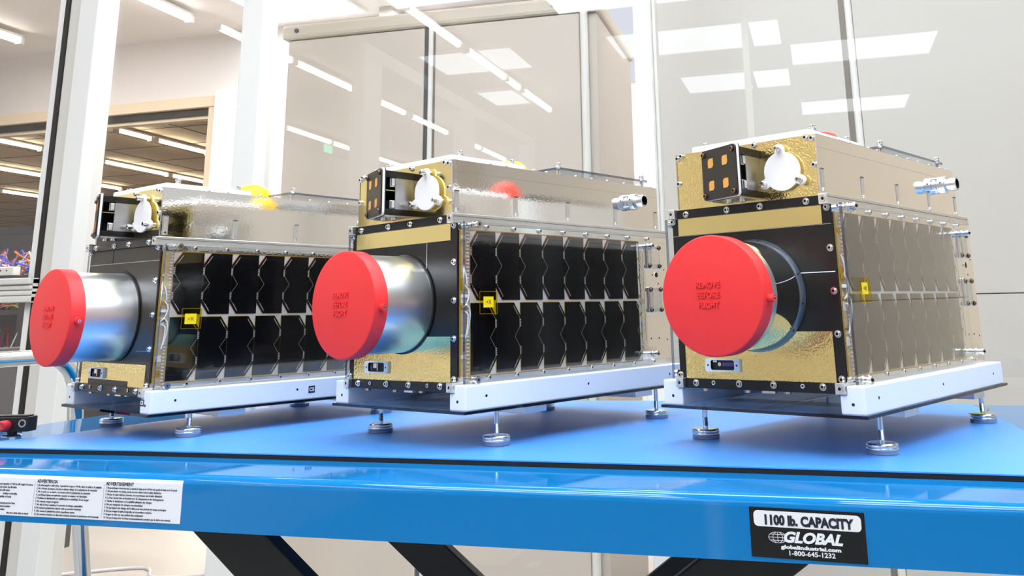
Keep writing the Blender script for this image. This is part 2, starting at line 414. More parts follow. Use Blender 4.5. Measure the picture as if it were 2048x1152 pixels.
# ------------------------------------------------------------------ things behind the glass at the left
rk = empty('cable_rack', Matrix.Translation((-3.6, 3.0, FLOOR))); tag(rk, 'dark open rack full of loose wires behind the glass at the left edge', 'rack')
for z in (.20, .115, .0, -.06):
    pass
MB().box(-.6, .55, .25, .28, 0, 1.12, 'rack_dark').build('back_panel', rk)
for z in (1.08, .945, .69):
    MB().box(-.6, .55, -.05, .26, z-.022, z, 'rack_dark', .003).build('shelf', rk)
for x in (-.58, .52): MB().box(x-.02, x+.02, -.06, -.02, 0, 1.08, 'rack_dark', .003).build('upright', rk)
def wires(name, x0, x1, y0, y1, z0, h, n, label, cols):
    b = MB()
    for i in range(n):
        x = random.uniform(x0, x1); y = random.uniform(y0, y1); L = random.uniform(.12, .35); a = random.uniform(-.5, .5)
        p = [(x, y, z0+.004+random.random()*.02)]
        for k in range(1, 6):
            p.append((x+L*k/5*math.cos(a)+random.uniform(-.03, .03), y+L*k/5*math.sin(a)*.3+random.uniform(-.03, .03), z0+.006+random.random()*h*math.sin(math.pi*k/5.5)))
        b.tube(smoothpath(p, 4), random.uniform(.0025, .0045), 'wire_'+random.choice(cols), n=5)
    o = b.build(name); o['kind'] = 'stuff'; tag(o, label, 'wires', 'wire tangles on the dark rack'); return o
wires('wire_tangle', -3.7, -3.2, 2.96, 3.15, FLOOR+1.08, .12, 34, 'tangle of orange, blue and white wires on the top rack shelf at left', ['orange', 'blue', 'white', 'violet', 'orange'])
wires('wire_tangle', -3.7, -3.2, 2.96, 3.15, FLOOR+.945, .07, 46, 'tangle of red and yellow wires on the rack shelf under the white rail', ['red', 'orange', 'yellow', 'white', 'red'])
wires('wire_tangle', -3.7, -3.2, 2.94, 3.15, FLOOR+.69, .20, 60, 'loose blue, white and purple wires on the lowest visible rack shelf', ['blue', 'white', 'purple', 'red', 'white'])
t = empty('power_strip', Matrix.Translation((-3.24, 2.96, FLOOR+1.08))); tag(t, 'white outlet strip lying among the wires on the top rack shelf', 'power strip')
MB().box(-.09, .09, -.02, .02, 0, .035, 'frame_white', .004).build('body', t)
b = MB()
for k in range(5): b.cyl((-.06+k*.03, -.0205, .02), (-.06+k*.03, -.0195, .02), .004, 'rack_dark', n=8)
b.build('outlets', t)
dc = empty('dark_cabinet', Matrix.Translation((-6.3, 5.6, FLOOR))); tag(dc, 'dark grey equipment cabinet in the dim room beyond the opening at far left', 'cabinet')
MB().box(-1.4, 1.0, 0, .8, 0, 1.62, 'dark_grey', .01).build('body', dc); MB().box(-1.38, .98, -.012, 0, .05, 1.56, 'dark_grey', .01).build('door', dc)
ch = empty('office_chair', Matrix.Translation((-3.22, 2.66, FLOOR))); tag(ch, 'dark grey office chair seen low at the left edge behind the glass', 'chair')
b = MB()
prof = [(-.22, .46), (-.2, .50), (.0, .52), (.2, .50), (.24, .60), (.27, .80), (.285, .93), (.26, .935), (.235, .80), (.2, .62), (.16, .55), (0, .56), (-.2, .55)]
b.prism([(x, z-.13) for x, z in prof], -.2, .2, 'dark_grey', 'xz', True); b.build('seat_shell', ch)
MB().cyl((0, 0, .1), (0, 0, .4), .03, 'rack_dark').build('column', ch)
for k in range(5):
    a = k*2*math.pi/5
    MB().cyl((0, 0, .1), (.25*math.cos(a), .25*math.sin(a), .06), .02, 'rack_dark', r2=.014, n=10).build('leg', ch)
    MB().cyl((.25*math.cos(a)-.01, .25*math.sin(a), .03), (.25*math.cos(a)+.01, .25*math.sin(a), .03), .03, 'rack_dark', n=14).build('caster', ch)
b = MB(); b.tube(smoothpath([(-2.75, 2.9, FLOOR+.006), (-2.5, 3.05, FLOOR+.006), (-2.35, 2.95, FLOOR+.006), (-2.1, 3.1, FLOOR+.006)], 8), .006, 'wire_white', n=6)
tag(b.build('floor_cable'), 'white cable lying on the floor behind the glass under the table', 'cable')

# ================================================================== LIFT TABLE
TX0, TX1, TY0, TY1 = -1.14, .52, .80, 1.56
ZT, ZB = -.006, -.0555; RB = .0085
lt = empty('lift_table', Matrix.Translation((-.31, 1.18, FLOOR)))
tag(lt, 'blue scissor lift table with chrome handle carrying the three satellites', 'lift table')
Mi = Matrix.Translation((.31, -1.18, -FLOOR))
def build_t(b, name, parent=lt):
    o = b.build(name, parent)
    if parent is lt: o.matrix_parent_inverse = Mi
    return o
b = MB()
prof = [(TY1, ZB), (TY1, ZT-RB)] + [(TY1-RB+RB*math.cos(a), ZT-RB+RB*math.sin(a)) for a in [math.pi/2*k/6 for k in range(1, 7)]] \
    + [(TY0+RB+RB*math.cos(a), ZT-RB+RB*math.sin(a)) for a in [math.pi/2+math.pi/2*k/8 for k in range(9)]] + [(TY0, ZB), (TY0+.004, ZB), (TY0+.004, ZT-RB), (TY0+RB, ZT-.004), (TY1-RB, ZT-.004), (TY1-.004, ZT-RB), (TY1-.004, ZB)]
b.prism(prof, TX0, TX1, 'table_blue', 'yz')
for f in b.bm.faces:
    if abs(f.normal.x) < .5 and .05 < abs(f.normal.z) < .999: f.smooth = True
b.box(TX0, TX0+.004, TY0+.001, TY1-.001, ZB, ZT-.0035, 'table_blue'); b.box(TX1-.004, TX1, TY0+.001, TY1-.001, ZB, ZT-.0035, 'table_blue')
build_t(b, 'platform')
# scissor legs
def leg(x, y, sgn, w=.058, th=.02):
    b = MB(); L = .95
    b.box(-w/2, w/2, -th/2, th/2, -L, .05, 'table_black', .002)
    R = Matrix.Translation((x, y, -.07)) @ Matrix.Rotation(sgn*math.radians(53), 4, 'Y')
    for v in b.bm.verts: v.co = R @ v.co
    build_t(b, 'scissor_leg')
leg(-.692, .955, -1); leg(-.815, 1.40, -1); leg(-.049, .985, 1, .064); leg(-.023, 1.36, 1)
b = MB(); b.box(-1.05, .42, .88, 1.50, -.70, -.64, 'table_blue', .004); build_t(b, 'base_frame')
for x in (-.95, .32):
    for y in (.93, 1.45):
        b = MB(); b.cyl((x, y-.015, -.695), (x, y+.015, -.695), .054, 'black_plastic', n=24); b.box(x-.02, x+.02, y-.022, y+.022, -.70, -.63, 'steel'); build_t(b, 'caster')
# chrome push handle at the left end
hp = [(-1.25, 1.466, -.66), (-1.25, 1.386, -.3), (-1.25, 1.330, -.03)] + [(-1.25, 1.325-.075+.075*math.cos(a), .012+.075*math.sin(a)) for a in [math.pi/2*k/8 for k in range(9)]] + [(-1.25, 1.0, .087)] \
    + [(-1.25, .97-.075*math.sin(a)+.0, .012+.075*math.cos(a)) for a in [math.pi/2*k/8 for k in range(9)]] + [(-1.25, .895, -.3), (-1.25, .895, -.66)]
b = MB(); b.tube(hp, .0125, 'chrome', n=18); build_t(b, 'handle')
b = MB(); b.box(-1.27, -1.0, .88, .91, -.67, -.64, 'table_blue'); b.box(-1.27, -1.0, 1.455, 1.485, -.67, -.64, 'table_blue'); build_t(b, 'handle_bracket')
# labels follow the rolled front edge of the platform
def wrap(x, d, off):
    """x along the table, d = distance below the tangent start of the rolled edge, off = height above the paint"""
    r = RB+off; q = d/RB
    if q < math.pi/2 and q >= 0: return Vector((x, TY0+RB-r*math.sin(q), ZT-RB+r*math.cos(q)))
    if q < 0: return Vector((x, TY0+RB-d, ZT+off))
    return Vector((x, TY0-off, ZT-RB-(d-RB*math.pi/2)))
def zd(z):   # depth measured along the profile for a height on the face or bend
    if z > ZT-RB: return RB*math.acos(max(-1, min(1, (z-ZT+RB)/RB)))
    return RB*math.pi/2+(ZT-RB-z)
def sheet(name, x0, x1, d0, d1, m, off=.0004, rot=0, parent=lt):
    b = MB(); n = 24; rows = []
    for k in range(n+1):
        d = d0+(d1-d0)*k/n
        rows.append([[b.bm.verts.new(wrap(x, d+rot*(x-x0), o)) for o in (0.00005, off)] for x in (x0, x1)])
    for a, c in zip(rows, rows[1:]):
        b.bm.faces.new((a[0][1], a[1][1], c[1][1], c[0][1])); b.bm.faces.new((a[0][0], c[0][0], c[1][0], a[1][0]))
        for s in (0, 1): b.bm.faces.new((a[s][0], a[s][1], c[s][1], c[s][0]))
    for r_ in (rows[0], rows[-1]): b.bm.faces.new((r_[0][0], r_[1][0], r_[1][1], r_[0][1]))
    b.mi(m)
    return build_t(b, name, parent)
wx0, wx1 = -1.13, -.6165; dt, db = zd(-.0108), zd(-.0496)
wl = sheet('warning_label', wx0, wx1, dt, db, 'label_white'); wl['label'] = 'white multilingual warning label'
def put(mb, txt, x, d, size, m, width=None, off=.0006, rot=0, xr=0, **kw):
    kw.setdefault('res', 1)
    add_text(mb, txt, size, lambda c: wrap(x+c.x, d-c.y+rot*(x+c.x-xr), off+c.z), m, width, depth=.00004, **kw)
sp = ['1. No sobrecargarlo o subir sobrio. Capacidad de Carga es 1100 lbs, altura de subida es 36 pulgadas.', '2. No coloque las manos, los pies u objetos debajo de la plataforma de elevaci\u00f3n', '3. No se par\u00e9, no se siente o se monte sobre la plataforma de elevaci\u00f3n',
      '4. Los frenos deben ser aplicados cuando se cargue o se descargue', '5. Verifique la distribuci\u00f3n no equilibrada y la estabilidad de las cargas', '6. No maneje cargas inseguras', '7. No deje la mesa cargada por periodos de tiempo extendidos', '8. No mueva la plataforma cuando est\u00e9 en posici\u00f3n levantada', '9. S\u00f3lo mueva la plataforma sobre superficies suaves', '10. No arrastre art\u00edculos en direcci\u00f3n cruzada mientras la plataforma est\u00e9 levantada']
fr = ['1. Ne pas surcharger ni lever trop haut. La capacit\u00e9 de charge est de 1100 lbs et la capacit\u00e9 de levage est de 36 pouces', '2. Ne pas placer vos mains, pieds ou tous objets sous la table \u00e9l\u00e9vatrice.', "3. Ne pas se tenir debout, s'asseoir, ou se promener sur la table \u00e9l\u00e9vatrice", '4. Le frein devrait \u00eatre en fonction lors du chargement et du d\u00e9chargement', '5. V\u00e9rifier la distribution et la stabilit\u00e9 ad\u00e9quate des charges', '6. Ne pas manipuler les charges non-s\u00e9curis\u00e9es', '7. Ne pas laisser une charge sur la table pour une p\u00e9riode de temps prolong\u00e9e', "8. Ne pas bouger la table lorsqu'elle est en position soulev\u00e9e", '9. Bouger la table sur une surface lisse seulement.', '10. Ne pas transporter de biens transversalement pendant que la table est soulev\u00e9e']
en = ['load capacity is 1100 lbs, lift height 36 inches', 'objects under the lift table', 'the lift table', 'loading or unloading', 'stability of loads', '', 'extended periods of time', 'raised position', 'surface', 'direction while table is raised']
XSP = [-.7113, -.7164, -.7246, -.7278, -.7255, -.7621, -.7321, -.7336, -.7411, -.7121]
XFR = [-.6225, -.6399, -.639, -.6369, -.6505, -.6607, -.6331, -.6496, -.6591, -.6276]
XEN = [-.7963, -.8165, -.825, -.8155, -.8225, 0, -.8165, -.8225, -.8290, -.7985]
b = MB(); dl = lambda k: zd(-.0204-k*.00305)
put(b, 'ADVERTENCIA', -.791, zd(-.0172), .0044, 'ink_dark', .0257, bold=.00012); put(b, 'ADVERTISSEMENT', -.7063, zd(-.0172), .0044, 'ink_dark', .0335, bold=.00012)
for k in range(10):
    put(b, sp[k], -.7913, dl(k), .0027, 'ink_dark', XSP[k]+.7913, bold=.00006)
    put(b, fr[k], -.7059, dl(k), .0027, 'ink_dark', XFR[k]+.7059, bold=.00006)
    if en[k]: put(b, en[k], XEN[k]-.0015*len(en[k])*.6, dl(k), .0027, 'ink_dark', .0015*len(en[k])*.6, bold=.00006)
build_t(b, 'lettering', wl)
b = MB()
for x in (-.7937, -.7082):
    A = [wrap(x+o, d, .0006) for d in (zd(-.0165), zd(-.0475)) for o in (-.00012, .00012)]
    v = [b.bm.verts.new(p) for p in A]; b.bm.faces.new((v[0], v[1], v[3], v[2]))
b.mi('ink_dark'); build_t(b, 'divider', wl)
cr = .019
cl = sheet('capacity_label', -.0728, .0168, zd(-.0145), zd(-.0519), 'label_black', rot=cr); cl['label'] = 'black capacity label with white lettering'
xr = -.0728
b = MB()
def rrect(x0, x1, z0, z1, r, n=5):
    P = []
    for cx, cz, a in ((x1-r, z1-r, 0), (x0+r, z1-r, 90), (x0+r, z0+r, 180), (x1-r, z0+r, 270)):
        for k in range(n+1): P.append((cx+r*math.cos(math.radians(a+90*k/n)), cz+r*math.sin(math.radians(a+90*k/n))))
    return P
def flat(mb, pts, m, off, inner=None):
    f = lambda x, z: wrap(x, zd(z)+cr*(x-xr), off)
    v = [mb.bm.verts.new(f(*p)) for p in pts]
    if inner:
        w = [mb.bm.verts.new(f(*p)) for p in inner]; N = len(v)
        fs = [mb.bm.faces.new((v[k], v[(k+1) % N], w[(k+1) % N], w[k])) for k in range(N)]
    else: fs = [mb.bm.faces.new(v)]
    for q in fs: q.material_index = mb.mi(m)
flat(b, rrect(-.0695, .0140, -.0288, -.0168, .0035), 'white_ink', .0006)
build_t(b, 'title_plate', cl)
b = MB()
put(b, '1100 lb. CAPACITY', -.0620, zd(-.0268), .0098, 'ink_dark', .0690, off=.0008, rot=cr, xr=xr, bold=.00055, res=3)
build_t(b, 'title', cl)
b = MB()
put(b, 'GLOBAL', -.0476, zd(-.0398)-.0005, .0108, 'white_ink', .0455, off=.0007, rot=cr, xr=xr, bold=.0005, shear=.28, res=3)
put(b, 'globalindustrial.com', -.0490, zd(-.0443), .0037, 'white_ink', .0465, off=.0007, rot=cr, xr=xr, bold=.00018, res=2)
put(b, '1-800-645-1232', -.0440, zd(-.0496)-.0006, .0049, 'white_ink', .0355, off=.0007, rot=cr, xr=xr, bold=.00012, res=2)
put(b, '\u00ae', -.0030, zd(-.0330), .0020, 'white_ink', .0012, off=.0007, rot=cr, xr=xr)
build_t(b, 'lettering', cl)
b = MB(); gx, gz, gw, gh = -.0512, -.0364, .0074, .0042
E_ = lambda w, h, t=.00035, n=28: ([(gx+w*math.cos(2*math.pi*k/n), gz+h*math.sin(2*math.pi*k/n)) for k in range(n)], [(gx+(w-t)*math.cos(2*math.pi*k/n), gz+(h-t)*math.sin(2*math.pi*k/n)) for k in range(n)])
for w in (gw, gw*.55):
    o_, i_ = E_(w, gh); flat(b, o_, 'white_ink', .0007, i_)
flat(b, [(gx-.0002, gz-gh), (gx+.0002, gz-gh), (gx+.0002, gz+gh), (gx-.0002, gz+gh)], 'white_ink', .0007)
for dz in (-.0022, 0, .0022):
    w = gw*math.sqrt(1-(dz/gh)**2); flat(b, [(gx-w, gz+dz-.0002), (gx+w, gz+dz-.0002), (gx+w, gz+dz+.0002), (gx-w, gz+dz+.0002)], 'white_ink', .0007)
build_t(b, 'globe_logo', cl)

# ------------------------------------------------------------------ blue mat on the table
b = MB()
P = [(-1.03, .893), (-.75, .904), (-.45, .9035), (-.15, .9025), (.12, .897), (.213, .894), (.214, 1.1), (.205, 1.35), (.196, 1.505), (-.3, 1.516), (-.86, 1.49), (-.900, 1.30), (-.945, 1.15), (-.982, .98)]
b.prism(P, -.0060, -.0012, 'mat_black', 'xy'); b.prism(P, -.0012, 0, 'mat_blue', 'xy')
tag(b.build('table_mat'), 'blue rubber mat with black edge lying on the lift table', 'mat')

# ================================================================== SATELLITES  (local: x = -u to the right along the front, y = depth, z up)
def pose(o, U, V):
    X = -Vector(U); X.normalize(); Y = Vector(V); Z = X.cross(Y).normalized(); Y = Z.cross(X)
    m = Matrix((X, Y, Z)).transposed().to_4x4() @ Matrix.Scale(.9807, 4); m.translation = o; return m   # the model below is drawn for a 200 mm wide body, then scaled down about the camera; the POSE origins already include it
POSE = {1: pose((-0.8087, 0.9705, -0.0064), (-.9178, .3969, .0075), (.3969, .9178, -.0002)),
        2: pose((-0.3936, 0.9549, 0.0025), (-.9037, .4283, -.0076), (.4283, .9037, .0050)),
        3: pose((0.0153, 0.9530, 0.0032), (-.8987, .4386, -.0034), (.4386, .8987, .0051))}
CACHE = {}
def cached(key, fn):
    if key not in CACHE: CACHE[key] = fn()
    return CACHE[key]
def bolt_mesh(r=.0027, h=.0032, wr=.0038, socket=True, m='steel', wm='steel'):
    """socket-head screw on a washer, pointing to -y"""
    b = MB()
    if wr: b.lathe([(0, 0), (wr, 0), (wr, .0008), (r, .0008)], wm, 'y', n=16)
    b.lathe([(r, .0008), (r, h*.85), (r*.88, h), (r*.52, h), (r*.52, h*.5), (0, h*.5)], None, 'y', n=16, mats=[m, m, m, 'dark_bore', 'dark_bore'])
    return b.mesh('screw')
def bolt(parent, u, w, z, face='front', kind='std', name='screw'):
    K = {'std': dict(), 'small': dict(r=.0022, h=.0028, wr=.003), 'csk': dict(r=.0024, h=.0008, wr=0), 'rust': dict(r=.0026, h=.0026, wr=.0034, m='rust_screw', wm='black_plastic')}[kind]
    me = cached(('bolt', kind), lambda: bolt_mesh(**K))
    o = obj(name, me, parent, (-u, w, z))
    o.rotation_euler = {'front': (0, 0, 0), 'right': (0, 0, math.pi/2), 'left': (0, 0, -math.pi/2), 'top': (-math.pi/2, 0, 0)}[face]
    return o

def cell_meshes(row):
    """one solar cell: dark wafer with two clipped corners, edge line, tabs and zigzag lead; y along the panel, z up, facing +x"""
    P, H, c = .0413, .0795, .0108
    if row == 0: pts = [(c, H), (P-.0005, H), (P-.0005, 0), (c, 0), (0, c*1.4), (0, H-c*1.4)]
    else: pts = [(P-.0005-c, H), (0, H), (0, 0), (P-.0005-c, 0), (P-.0005, c*1.4), (P-.0005, H-c*1.4)]
    a = MB(); a.prism(pts, .0004, .0012, 'cell_black', 'yz')
    e = MB()
    cx = sum(p[0] for p in pts)/6; cz = sum(p[1] for p in pts)/6
    out = [(p[0]+(.0006 if p[0] > cx else -.0006), p[1]+(.0006 if p[1] > cz else -.0006)) for p in pts]
    e.prism(out, .0002, .0006, 'cell_edge' if row == 0 else 'cell_edge_yellow', 'yz')
    l = MB(); sx = 1 if row == 0 else -1; x0 = 0 if row == 0 else P-.0005
    def seg(p, q, w, m='connect_tab'):
        p, q = Vector((0, *p)), Vector((0, *q)); d = (q-p).normalized(); n_ = Vector((0, -d.z, d.y))*w
        for_ = [p+n_, q+n_, q-n_, p-n_]
        A = [l.bm.verts.new((.0013, v.y, v.z)) for v in for_]; l.bm.faces.new(A).material_index = l.mi(m)
    z1, z2, zm = H*.645, H*.355, H*.5
    k = .0014*sx
    path = [(x0+sx*(c+.001), H-.003), (x0+k, H-c*1.45-.002), (x0+k, z1), (x0+sx*.0098, zm), (x0+k, z2), (x0+k, c*1.45+.002), (x0+sx*(c+.001), .003)]
    for p, q in zip(path, path[1:]): seg(p, q, .00018)
    for zz in (z1+.0045, z2-.0045):
        for j in range(4): seg((x0-sx*.0009, zz-.0036+j*.0024), (x0+sx*.0012, zz-.0036+j*.0024), .00085)
    seg((x0+sx*.0050, H-.0132), (x0+sx*.0112, H-.0042), .0006); seg((x0+sx*.0050, .0132), (x0+sx*.0112, .0042), .0006)
    return a.mesh('cell'), e.mesh('cell_border'), l.mesh('cell_leads')

def text_mesh(lines, size, pitch, m, depth, widths=None):
    b = MB()
    for i, t in enumerate(lines):
        add_text(b, t, size, Matrix.Translation((0, 0, -i*pitch)) @ Matrix.Rotation(math.pi/2, 4, 'X'), m, widths[i] if widths else None, depth=depth, align='CENTER', bold=.00028, res=3)
    return b.mesh('lettering')

def satellite(i, label, sticker, capcol, cap_label, stand_label):
    S = empty('satellite', POSE[i]); tag(S, label, 'satellite', 'satellites in a row on the lift table')
    B = lambda b, name, parent=S, loc=None: b.build(name, parent, loc)
    # ---- lower body
    B(MB().box(-.1985, -.0015, .0025, .4215, .0600, .2560, 'black_anodised'), 'body')
    B(MB().box(-.1905, -.0095, .004, .4200, .0588, .0600, 'under_panel'), 'bottom_panel')
    b = MB(); tape = 'black_tape' if i == 1 else 'black_anodised'
    b.box(-.2, 0, 0, .0024, .0695, .2465, tape, .0004)
    B(b, 'front_plate')
    # scribed seams of the black plate
    b = MB()
    if i == 1:
        b.box(-.2, 0, -.0003, 0, .2272, .2277, 'satin_aluminium'); b.box(-.1305, -.1300, -.0003, 0, .2277, .2465, 'mat_black'); b.box(-.0405, -.0015, -.0003, 0, .1130, .1134, 'satin_aluminium')
    elif i == 2:
        b.box(-.0535, -.0529, -.0003, 0, .100, .2270, 'satin_aluminium'); b.box(-.132, -.1315, -.0003, 0, .19, .2270, 'mat_black')
    else:
        b.box(-.040, -.0015, -.0003, 0, .1775, .1784, 'white_ink'); b.box(-.2, -.0015, -.0003, 0, .2266, .2269, 'satin_aluminium')
    B(b, 'seam_line')
    if i != 1:
        b = MB(); b.box(-.1915, -.0108, -.0006, 0, .2272, .2467, 'gold_tape'); B(b, 'gold_band')
    z1 = .0965 if i == 1 else .1186
    B(MB().box(-.1905, -.0105, -.0006, 0, .0684, z1, 'gold_foil'), 'gold_panel')
    if i == 1: B(MB().box(-.1665, -.0548, -.0010, -.0006, .0684, .0752, 'black_tape'), 'tape_patch')
    B(MB().box(-.1915, -.0092, -.0030, .0025, .0580, .0684, 'black_anodised', .0004), 'lower_strip')
    B(MB().box(-.1915, -.0092, -.0030, .0025, .2467, .2568, 'black_tape' if i == 1 else 'black_anodised', .0004), 'upper_strip')
    for u, z, k in [(.1764, .0638, 'std'), (.1536, .0645, 'csk'), (.1213, .0643, 'std'), (.0799, .0645, 'std'), (.0467, .0645, 'csk'), (.0243, .0644, 'std')]: bolt(S, u, -.003, z, 'front', k)
    for u, z in [(.178, .2512), (.1229, .2514), (.0807, .2516), (.0256, .2518)]: bolt(S, u, -.003, z)
    for z in (.2440, .2021, .1586, .1161, .0719): bolt(S, .0046, 0, z)
    for z in (.2440, .0717): bolt(S, .1985, 0, z)
    # ---- corner rails (square aluminium bars running the whole depth)
    for (x0, x1) in ((-.0095, .0004), (-.2006, -.1910)):
        for (za, zb) in ((.0582, .0688), (.2468, .2578)):
            b = MB(); b.box(x0, x1, -.0080, .4235, za, zb, 'satin_aluminium', .0005)
            xs = x1 if x1 > -.1 else x0; sg = 1 if x1 > -.1 else -1
            b.box(xs-.0002, xs+.0002, -.006, .4235, zb-.0038, zb-.0032, 'dark_grey'); b.box(xs-.0001, xs+.0009, -.0079, .4235, za, za+.0030, 'satin_aluminium')
            r_ = B(b, 'corner_rail')
            o = obj('corner_screw', cached('csk_corner', lambda: MB().lathe([(0, .0000), (.0017, .0004), (.0034, .0004), (.0034, .0001)], None, 'y', n=18, mats=['dark_bore', 'steel', 'steel']).mesh('corner_screw')), r_, ((x0+x1)/2, -.0081, (za+zb)/2))
    # ---- right side: flanges, solar panel
    B(MB().box(-.0015, .0, 0.0005, .4215, .2385, .2468, 'silver_foil', .0002), 'upper_flange')
    B(MB().box(-.0015, .0, 0.0005, .4215, .0688, .0745, 'aluminium', .0002), 'lower_flange')
    B(MB().box(-.0015, .0, .3485, .4215, .0745, .2385, 'silver_foil'), 'rear_side_plate')
    for k in range(8):
        bolt(S, 0, .0470+k*.0466, .2438, 'right'); bolt(S, 0, .0487+k*.0465, .0714, 'right')
    sp_ = B(MB().box(0, .0010, .0185, .3482, .0735, .2392, 'panel_white'), 'solar_panel')
    b = MB()
    for (ya, yb, za, zb) in ((.0185, .3482, .2384, .2396), (.0185, .3482, .0731, .0742), (.3472, .3482, .0735, .2392)): b.box(.0002, .0013, ya, yb, za, zb, 'kapton')
    B(b, 'panel_border', sp_)
    for r in (0, 1):
        me = cached(('cell', r), lambda: cell_meshes(r))
        for k in range(8):
            y = .0160+k*.0413 + (0 if r else .0); z = .1588 if r == 0 else .0756
            c = obj('solar_cell', me[0], S, (.0007, y+.0035, z)); obj('cell_border', me[1], c); obj('cell_leads', me[2], c)
    b = MB(); b.box(0, .0008, .0030, .0180, .0735, .2392, 'copper_strip')
    rnd = random.Random(i)
    for k in range(40):
        z = .076+k*.0041; b.box(.0008, .0018, .0136, .0172, z, z+.0019, 'panel_white')
    for k in range(9):
        z = .08+rnd.random()*.15; b.box(.0008, .0014, .0045, .0125, z, z+.0012+rnd.random()*.008, rnd.choice(['panel_white', 'connect_tab', 'kapton']))
    b.box(.0006, .0012, .0030, .0046, .0735, .2392, 'kapton')
    cs = B(b, 'connector_strip')
    b = MB()
    for pts in ([(.002, .010, .176), (.004, .0145, .168), (.005, .012, .158), (.003, .009, .152)], [(.002, .007, .150), (.005, .0105, .1535), (.0055, .0145, .148), (.005, .0150, .136), (.003, .0120, .120)], [(.002, .009, .146), (.0045, .0125, .143), (.004, .0125, .130), (.002, .0110, .116)], [(.002, .0085, .195), (.0035, .0110, .186), (.003, .0125, .176)]):
        b.tube(smoothpath(pts, 5), .0008, 'white_plastic', n=6)
    b.box(.001, .004, .006, .0125, .1615, .1650, 'white_plastic'); b.box(.001, .0025, .005, .013, .150, .153, 'kapton'); b.box(.001, .0025, .005, .013, .170, .176, 'kapton')
    B(b, 'wire_loop', cs)
    b = MB(); b.box(.0008, .002, .344, .348, .078, .236, 'panel_white')
    for k in range(6): b.box(.002, .0026, .3445, .3477, .082+k*.026, .082+k*.026+.004, 'kapton')
    b.lathe([(0, .0025), (.0045, .0025), (.0045, 0)], 'connect_tab', 'x', (.001, .3500, .1545), n=18); B(b, 'end_strip')
    # ---- clear protective cover on its stand-offs
    def cover(x0, x1, name, stand=True):
        b = MB(); b.box(x0, x1, .0020, .3500, .0670, .2476, 'acrylic', .0006)
        for za, zb in ((.222, .241), (.073, .092)): b.box(x0, x1, .3500, .3700, za, zb, 'acrylic', .0006)
        c = B(b, name)
        b = MB()
        b.box(x0, x1, .0012, .0020, .0670, .2476, 'acrylic_edge')
        B(b, 'front_edge', c)
        return c
    cv = cover(.0085, .0115, 'protective_cover')
    for (y, z) in ((.0165, .2442), (.0140, .0712), (.3595, .2322), (.3600, .0823)):
        b = MB(); b.cyl((0, y, z), (.0085, y, z), .0029, 'steel', n=16); b.cyl((.0115, y, z), (.0125, y, z), .0045, 'steel', n=18); b.cyl((.0125, y, z), (.0180, y, z), .0032, 'steel', n=18); b.cyl((.0180, y, z), (.0205, y, z), .0041, 'steel', n=18); b.cyl((.0205, y, z), (.02055, y, z), .0018, 'dark_bore', n=6)
        B(b, 'standoff')
    b = MB(); b.box(-.2115, -.2085, .0020, .3500, .0670, .2476, 'acrylic', .0006); lc = B(b, 'protective_cover')
    b = MB(); b.box(-.2115, -.2085, .0012, .0020, .0670, .2476, 'acrylic_edge'); B(b, 'front_edge', lc)
    for (y, z) in ((.0165, .2425), (.0140, .0722)):
        b = MB(); b.cyl((-.2, y, z), (-.2085, y, z), .0029, 'steel', n=16); b.cyl((-.2115, y, z), (-.2160, y, z), .0038, 'steel', n=18); B(b, 'standoff')
    # axis sticker on the cover
    w0, w1, za, zb, v0, v1, zc, zd_ = sticker
    st = B(MB().box(.0116, .0118, w0, w1, za, zb, 'yellow_film'), 'axis_sticker')
    b = MB()
    for q in ((w0, w0+.0004, za, zb), (w1-.0004, w1, za, zb), (w0, w1, za, za+.0004), (w0, w1, zb-.0004, zb)): b.box(.0118, .01185, *q, 'kapton')
    B(b, 'film_edge', st)
    B(MB().box(.0118, .0121, v0, v1, zc, zd_, 'yellow_label'), 'paper_square', st)
    b = MB(); add_text(b, '+X', .0066, Matrix.Translation((.01225, (v0+v1)/2, (zc+zd_)/2-.0022)) @ Matrix.Rotation(math.pi/2, 4, 'Z') @ Matrix.Rotation(math.pi/2, 4, 'X'), 'ink_dark', depth=.00005, align='CENTER', res=3)
    B(b, 'lettering', st)
    # two patch antennas, holes and rear seam
    for (ya, yb, zlo, zhi) in ((.3690, .4015, .2010, .2350), (.3690, .4015, .1385, .1750)):
        p = B(MB().box(.0, .0030, ya, yb, zlo, zhi, 'aluminium', .0012), 'patch_antenna')
        B(MB().box(.0030, .0036, ya+.0085, yb-.0050, zlo+.0065, zhi-.0060, 'beige_ceramic'), 'patch', p)
        for y in (ya+.0038, yb-.0038):
            for z in (zlo+.0038, zhi-.0038):
                o = bolt(p, -.0030, y, z, 'right', 'rust')
    b = MB()
    for (y, z, r) in ((.3926, .1923, .0036), (.3828, .1921, .0011), (.3969, .1797, .0011), (.3728, .1026, .0012), (.3923, .1026, .0012), (.4125, .20, .001), (.4125, .10, .001)): b.cyl((0, y, z), (.0003, y, z), r, 'dark_bore', n=14)
    b.cyl((0, .3926, .1923), (.0002, .3926, .1923), .0044, 'steel', n=18); b.box(0, .0002, .3602, .3606, .10, .222, 'dark_grey')
    B(b, 'hole')
    # ---- upper body
    B(MB().box(-.1905, -.0118, .0040, .4195, .2570, .3225, 'black_anodised'), 'upper_body')
    if i == 1:
        B(MB().box(-.1905, -.0115, .0020, .0040, .2675, .3230, 'gold_tape'), 'gold_front'); B(MB().box(-.1905, -.0115, .0016, .0040, .2570, .2675, 'black_tape'), 'black_front')
    else: B(MB().box(-.1905, -.0115, .0020, .0040, .2570, .3230, 'gold_foil' if i == 3 else 'gold_tape'), 'gold_front')
    for u, z in [(.1885, .3184), (.183, .3206), (.1882, .2882), (.0854, .3205), (.0225, .3205), (.0152, .3188), (.0150, .2900)]: bolt(S, u, .002, z)
